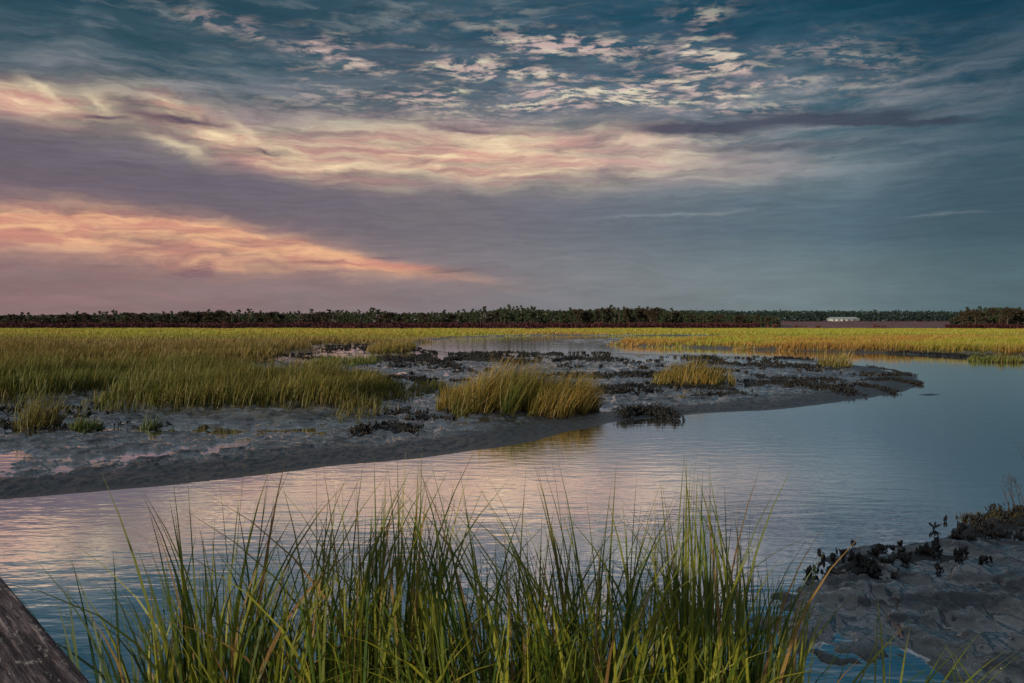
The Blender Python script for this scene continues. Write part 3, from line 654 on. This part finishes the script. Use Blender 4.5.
# single bushes on the dry flat
for lb, pxx, D_, H_, W_ in [('wide reddish bush in front of the far pines right of centre', 600, 436, 4.2, 3.6), ('reddish bush just right of the wide bush before the far pines', 631, 436, 4.0, 2.6),
                        ('dark reddish bush at the left end of the open flat', 772, 445, 3.0, 4.4), ('low wide dark bush on the open flat left of the white building', 800, 450, 2.4, 4.5),
                        ('small dark bush on the flat nearest to the white building', 818, 440, 2.0, 2.2), ('low flat bush on the dry ground right of the white building', 880, 520, 2.9, 6.0)]:
    r = empty('shrub', ((pxx-512)/FPX*D_, D_, .5)); tag(r, lb, 'bush', 'reddish bushes on the far flat')
    cs = [(random.uniform(-W_, W_)*.8, random.uniform(-1, 1), H_*random.uniform(.3, .7)) for _ in range(8)]
    V, Fc, n = leafcloud(cs, [H_*.33]*8, 60, .22); link('foliage', np_mesh('foliage', V, Fc, np.repeat(RNG.uniform(.7, 1.3, n), 4)[:, None]*np.array((.10, .045, .045))[None]), M_LEAF, r)
    tv, tf = trunk(H_*.7, .1, .2, [(.4, 0, 1), (.5, 2, 1), (.5, 4, 1)]); link('stem', np_mesh('stem', tv, tf), M_BARK, r)

# ------------------------------------------------------------------ the white building beyond the flat
def boxv(x0, x1, y0, y1, z0, z1):
    v = np.array([(x, y, z) for z in (z0, z1) for y in (y0, y1) for x in (x0, x1)], float)
    return v, np.array([(0, 2, 3, 1), (4, 5, 7, 6), (0, 1, 5, 4), (2, 6, 7, 3), (0, 4, 6, 2), (1, 3, 7, 5)])
def boxes(name, bs, m, parent=None):
    V, Fc, o = [], [], 0
    for b in bs: v, f = boxv(*b); V.append(v); Fc.append(f+o); o += 8
    return link(name, np_mesh(name, np.concatenate(V), np.concatenate(Fc)), m, parent)
BD = 900.0; bx0, bx1 = (828-512)/FPX*BD, (857-512)/FPX*BD; bz = float(surf([(bx0+bx1)/2], [BD])[0])
b = empty('low_building', ((bx0+bx1)/2, BD, bz)); tag(b, 'long low white building with a pale roof in front of the distant wood', 'building')
hw = (bx1-bx0)/2
boxes('wall', [(-hw, hw, -6, 6, -1, 3.0)], M_WHITE, b)
rv = np.array([(-hw-.5, -6.6, 2.9), (hw+.5, -6.6, 2.9), (hw+.5, 6.6, 2.9), (-hw-.5, 6.6, 2.9), (-hw+2.2, 0, 5.0), (hw-2.2, 0, 5.0)], float)
link('roof', (lambda me: (me.from_pydata([tuple(p) for p in rv], [], [(0, 1, 5, 4), (1, 2, 5), (2, 3, 4, 5), (3, 0, 4), (3, 2, 1, 0)]), me)[1])(bpy.data.meshes.new('roof')), M_ROOF, b)
for k in range(5): boxes('door' if k == 2 else 'window', [(-hw+3+k*5.6, -hw+5.4+k*5.6, -6.12, -6.0, 0 if k == 2 else .9, 2.3)], M_DARK, b)

# ------------------------------------------------------------------ boardwalk railing, bottom left
M_WOOD, q, out = mat('weathered_wood')
ob = q.n('ShaderNodeTexCoord').outputs['Object']
gr = q.noise(q.map(ob, scale=(1.4, 26, 26)), 1.0, 6, .7, .3); gr2 = q.noise(q.map(ob, scale=(5, 70, 70)), 1.0, 4, .6); sp = q.noise(q.map(ob, scale=(14, 40, 40)), 1.0, 5, .75)
cw = q.cramp(gr*.55+gr2*.45, [(.40, (.008, .007, .010)), (.47, (.028, .022, .030)), (.54, (.085, .068, .08)), (.64, (.30, .27, .27))])
cw = q.mix(q.ramp(sp, .56, .66)*.75, cw, (.36, .37, .35))
cw = q.mix(q.ramp(sp, .46, .34)*.85, cw, (.012, .010, .014))
pbsdf(q, out, cw, .8, .25, bump(q, gr*.5+gr2*.3+sp*.3, 1.0, .02))
e0 = Vector((-.92, 1.76, 0)); e1 = Vector((-1.64, 2.55, 0)); dirv = (e1-e0).normalized(); ang_r = math.atan2(dirv.y, dirv.x)
rail = empty('boardwalk_railing', (e0.x, e0.y, 0), ang_r); tag(rail, 'weathered grey timber railing crossing the bottom left corner', 'railing')
# local x runs along the rail, +y is the far-from-water side (left)
import bmesh
def bevel_box(name, b, m, parent, bev=.008, rough=0):
    v, f = boxv(*b); me = bpy.data.meshes.new(name); bm = bmesh.new()
    vs = [bm.verts.new(tuple(p)) for p in v]
    for q_ in f: bm.faces.new([vs[i] for i in q_])
    bmesh.ops.bevel(bm, geom=bm.edges[:], offset=bev, segments=2, affect='EDGES')
    bm.to_mesh(me); bm.free(); return link(name, me, m, parent)
bevel_box('rail_cap', (-2.2, 2.6, .0, .34, 2.15, 2.20), M_WOOD, rail)
bevel_box('rail_board', (-2.2, 2.6, .045, .085, 1.93, 2.149), M_WOOD, rail)
for xx in (-1.2, .6, 2.4): bevel_box('post', (xx-.05, xx+.05, .088, .19, -.2, 2.149), M_WOOD, rail)

# ------------------------------------------------------------------ foreground grass
def sprig(name, label, cx, cy, rx, ry, n, h, w, lean, ldir, c_a, c_b, curve=.22, group='tufts of tall grass on the near bank', segs=9, z=None):
    r = RNG.random(n)**.6; a = RNG.uniform(0, 6.283, n)
    ox, oy = rx*r*np.cos(a), ry*r*np.sin(a); zz = surf(cx+ox, cy+oy)
    rr = RNG.random(n); hh = h*np.where(rr < .35, RNG.uniform(.4, .75, n), RNG.uniform(.72, 1.06, n))
    out_dir = np.arctan2(oy, ox); ld = np.where(RNG.random(n) < .6, RNG.normal(ldir, .5, n), out_dir+RNG.normal(0, .4, n))
    ln = np.abs(RNG.normal(lean*.7, .05, n)); cv = np.where(RNG.random(n) < .28, np.abs(RNG.normal(curve*2+.1, .16, n)), np.abs(RNG.normal(curve*.5, .08, n)))
    dry_ = RNG.random(n) < .10
    cc = lerp(c_a, c_b, RNG.random(n)**1.3); cc = np.where(dry_[:, None], lerp((.30, .22, .08), (.20, .12, .05), RNG.random(n)), cc)
    v, f, c = blades(np.stack([ox, oy, np.maximum(zz, .0)-.03], 1), hh, w*(1.35 if h > 1.4 and lean > .3 else 1)*RNG.uniform(.6, 1.25, n), ld, ln, cv, segs, cc*1.0, cc*.75, face=RNG.normal(0, .8, n), tap=2.6, pw=3.6)
    o = link(name, np_mesh(name, v, f, c), M_BLADE, loc=(cx, cy, 0)); tag(o, label, 'grass tuft', group); return o
FG, FG2 = (.03, .08, .014), (.25, .27, .03)
def fx(pxx, y): return (pxx-512)/FPX*y
#        px, y, rx, ry, n, h(m), lean, dir(deg), label
T = [
 (112, 4.2, .14, .15, 40, 1.42, .32, 165, 'sparse tuft of dark blades arching left beside the timber railing', .25),
 (168, 4.4, .15, .2, 60, 1.42, .08, 170, 'thin upright dark tuft just right of the left arching blades', .1),
 (212, 4.3, .10, .14, 60, 1.86, .10, 150, 'tall bundle of grass with heads nodding left, highest on the left side', .16),
 (262, 4.3, .16, .2, 80, 1.62, .06, 40, 'dense green tuft with tips bending right between the nodding bundle and centre', .35),
 (318, 4.5, .14, .2, 80, 1.80, .05, 20, 'tall tuft whose tips curl right left of centre', .35),
 (352, 4.2, .14, .2, 90, 1.78, .07, 90, 'dense upright tuft with the tallest thin spike left of centre', .10),
 (405, 4.5, .16, .2, 90, 1.86, .07, 60, 'upright bundle of blades left of centre with straight tips', .14),
 (446, 4.2, .16, .2, 80, 1.70, .12, 150, 'tuft leaning slightly left just before the centre', .16),
 (500, 4.3, .15, .2, 60, 1.88, .15, 160, 'tall blades sweeping up to the left at the centre', .2),
 (540, 4.6, .14, .2, 60, 1.55, .06, 60, 'shorter thin tuft at the centre beside the gap of bright water', .15),
 (598, 4.2, .15, .2, 80, 1.72, .12, 25, 'bundle right of centre with long tips arching right', .42),
 (590, 4.5, .12, .2, 50, 1.80, .20, 160, 'blades crossing to the left right of centre', .2),
 (640, 4.4, .16, .2, 90, 1.60, .08, 60, 'dense dark green tuft right of the arching bundle', .16),
 (690, 4.3, .15, .2, 80, 1.84, .08, 70, 'tall straight tuft with needle tips over the bright water on the right', .1),
 (735, 4.4, .13, .2, 70, 1.74, .06, 100, 'last tall tuft on the right before the mud bank', .16),
 (770, 4.5, .12, .2, 34, 1.35, .06, 60, 'small thin tuft at the right end of the tall grass', .14),
 (800, 5.0, .10, .12, 16, 1.05, .75, 15, 'few yellow blades lying low to the right over the mud', .2),
 (890, 5.0, .12, .12, 16, 1.0, .70, 10, 'fan of yellow green blades bent right at the bottom of the mud', .15),
 (1000, 4.9, .10, .1, 12, .95, .30, 170, 'small sparse tuft in the bottom right corner', .3),
]
for i, (pxx, yy, rx, ry, n, h, lean, dd, lb, cv) in enumerate(T):
    n2 = int(62+n*.4) if 200 < pxx < 790 else n; rx = rx*1.35 if 200 < pxx < 790 else rx
    sprig('tall_grass_tuft', lb, fx(pxx, yy), yy, rx, ry, n2, h*1.13, .0185, lean, R(dd), FG if i > 1 else (.03, .075, .03), FG2 if i > 1 else (.08, .13, .05), cv)
# undergrowth nobody could count between the tufts
n = 1150; yy = RNG.uniform(3.9, 5.2, n); pxs = RNG.uniform(135, 775, n); xx = (pxs-512)/FPX*yy
cc = lerp(FG, FG2, RNG.random(n)**1.4); dry_ = RNG.random(n) < .12; cc = np.where(dry_[:, None], lerp((.28, .20, .08), (.18, .10, .04), RNG.random(n)), cc)
v, f, c = blades(np.stack([xx, yy, np.maximum(surf(xx, yy), 0)-.03], 1), RNG.uniform(.7, 1.6, n), .014*RNG.uniform(.6, 1.3, n), RNG.uniform(0, 6.28, n), np.abs(RNG.normal(.08, .08, n)), np.abs(RNG.normal(.15, .14, n)), 8, cc*1.0, cc*.8, face=RNG.normal(0, .8, n), tap=2.6, pw=3.4)
ug = link('bank_grass', np_mesh('bank_grass', v, f, c), M_BLADE); tag(ug, kind='stuff')
# dry twiggy stalks on the oyster bank at the right edge
def stalks(lb, pxx, pyy, n, h, lean, dd):
    x, y = gp(pxx, pyy, .1)
    c1 = np.tile(np.array([[.05, .045, .04]]), (n, 1)); ox = RNG.normal(0, .06, n); oy = RNG.normal(0, .06, n)
    p1 = blades(np.stack([ox, oy, np.full(n, float(surf([x], [y])[0]))], 1), h*RNG.uniform(.6, 1, n), np.full(n, .012), RNG.normal(R(dd), .4, n), np.full(n, lean), np.full(n, .1), 5, c1, c1, face=RNG.normal(0, .4, n))
    # small side spikes along the stalks
    m = n*9; k = RNG.integers(0, n, m); tt = RNG.uniform(.4, .95, m); hgt = h*.8*tt
    p2 = blades(np.stack([ox[k]+math.cos(R(dd))*lean*hgt, oy[k], float(surf([x], [y])[0])+hgt], 1), RNG.uniform(.05, .11, m), np.full(m, .010), RNG.uniform(0, 6.28, m), np.full(m, .7), np.full(m, .1), 2, np.tile(c1[:1], (m, 1)), np.tile(c1[:1], (m, 1)))
    V, Fc, Cc = merge([p1, p2]); o = link('dry_plant', np_mesh('dry_plant', V, Fc, Cc), M_BLADE, loc=(x, y, 0)); tag(o, lb, 'plant', 'dry stalks on the right bank')
stalks('dark dry stalks leaning left on top of the right oyster bank', 1016, 510, 6, .75, .25, 160)
stalks('tall dark stalk reaching in from the right edge above the water', 1048, 500, 5, 1.35, .35, 170)
x, y = gp(1030, 512, .1); n = 500
clump('bank_weed', 'low reddish green weeds on top of the oyster bank at the right edge', 985, 1100, 506, 524, 990, .16, .012, (.10, .05, .03), (.10, .10, .03), .5, .1, 'weeds on the right bank', 1.0, 'weeds', .4)
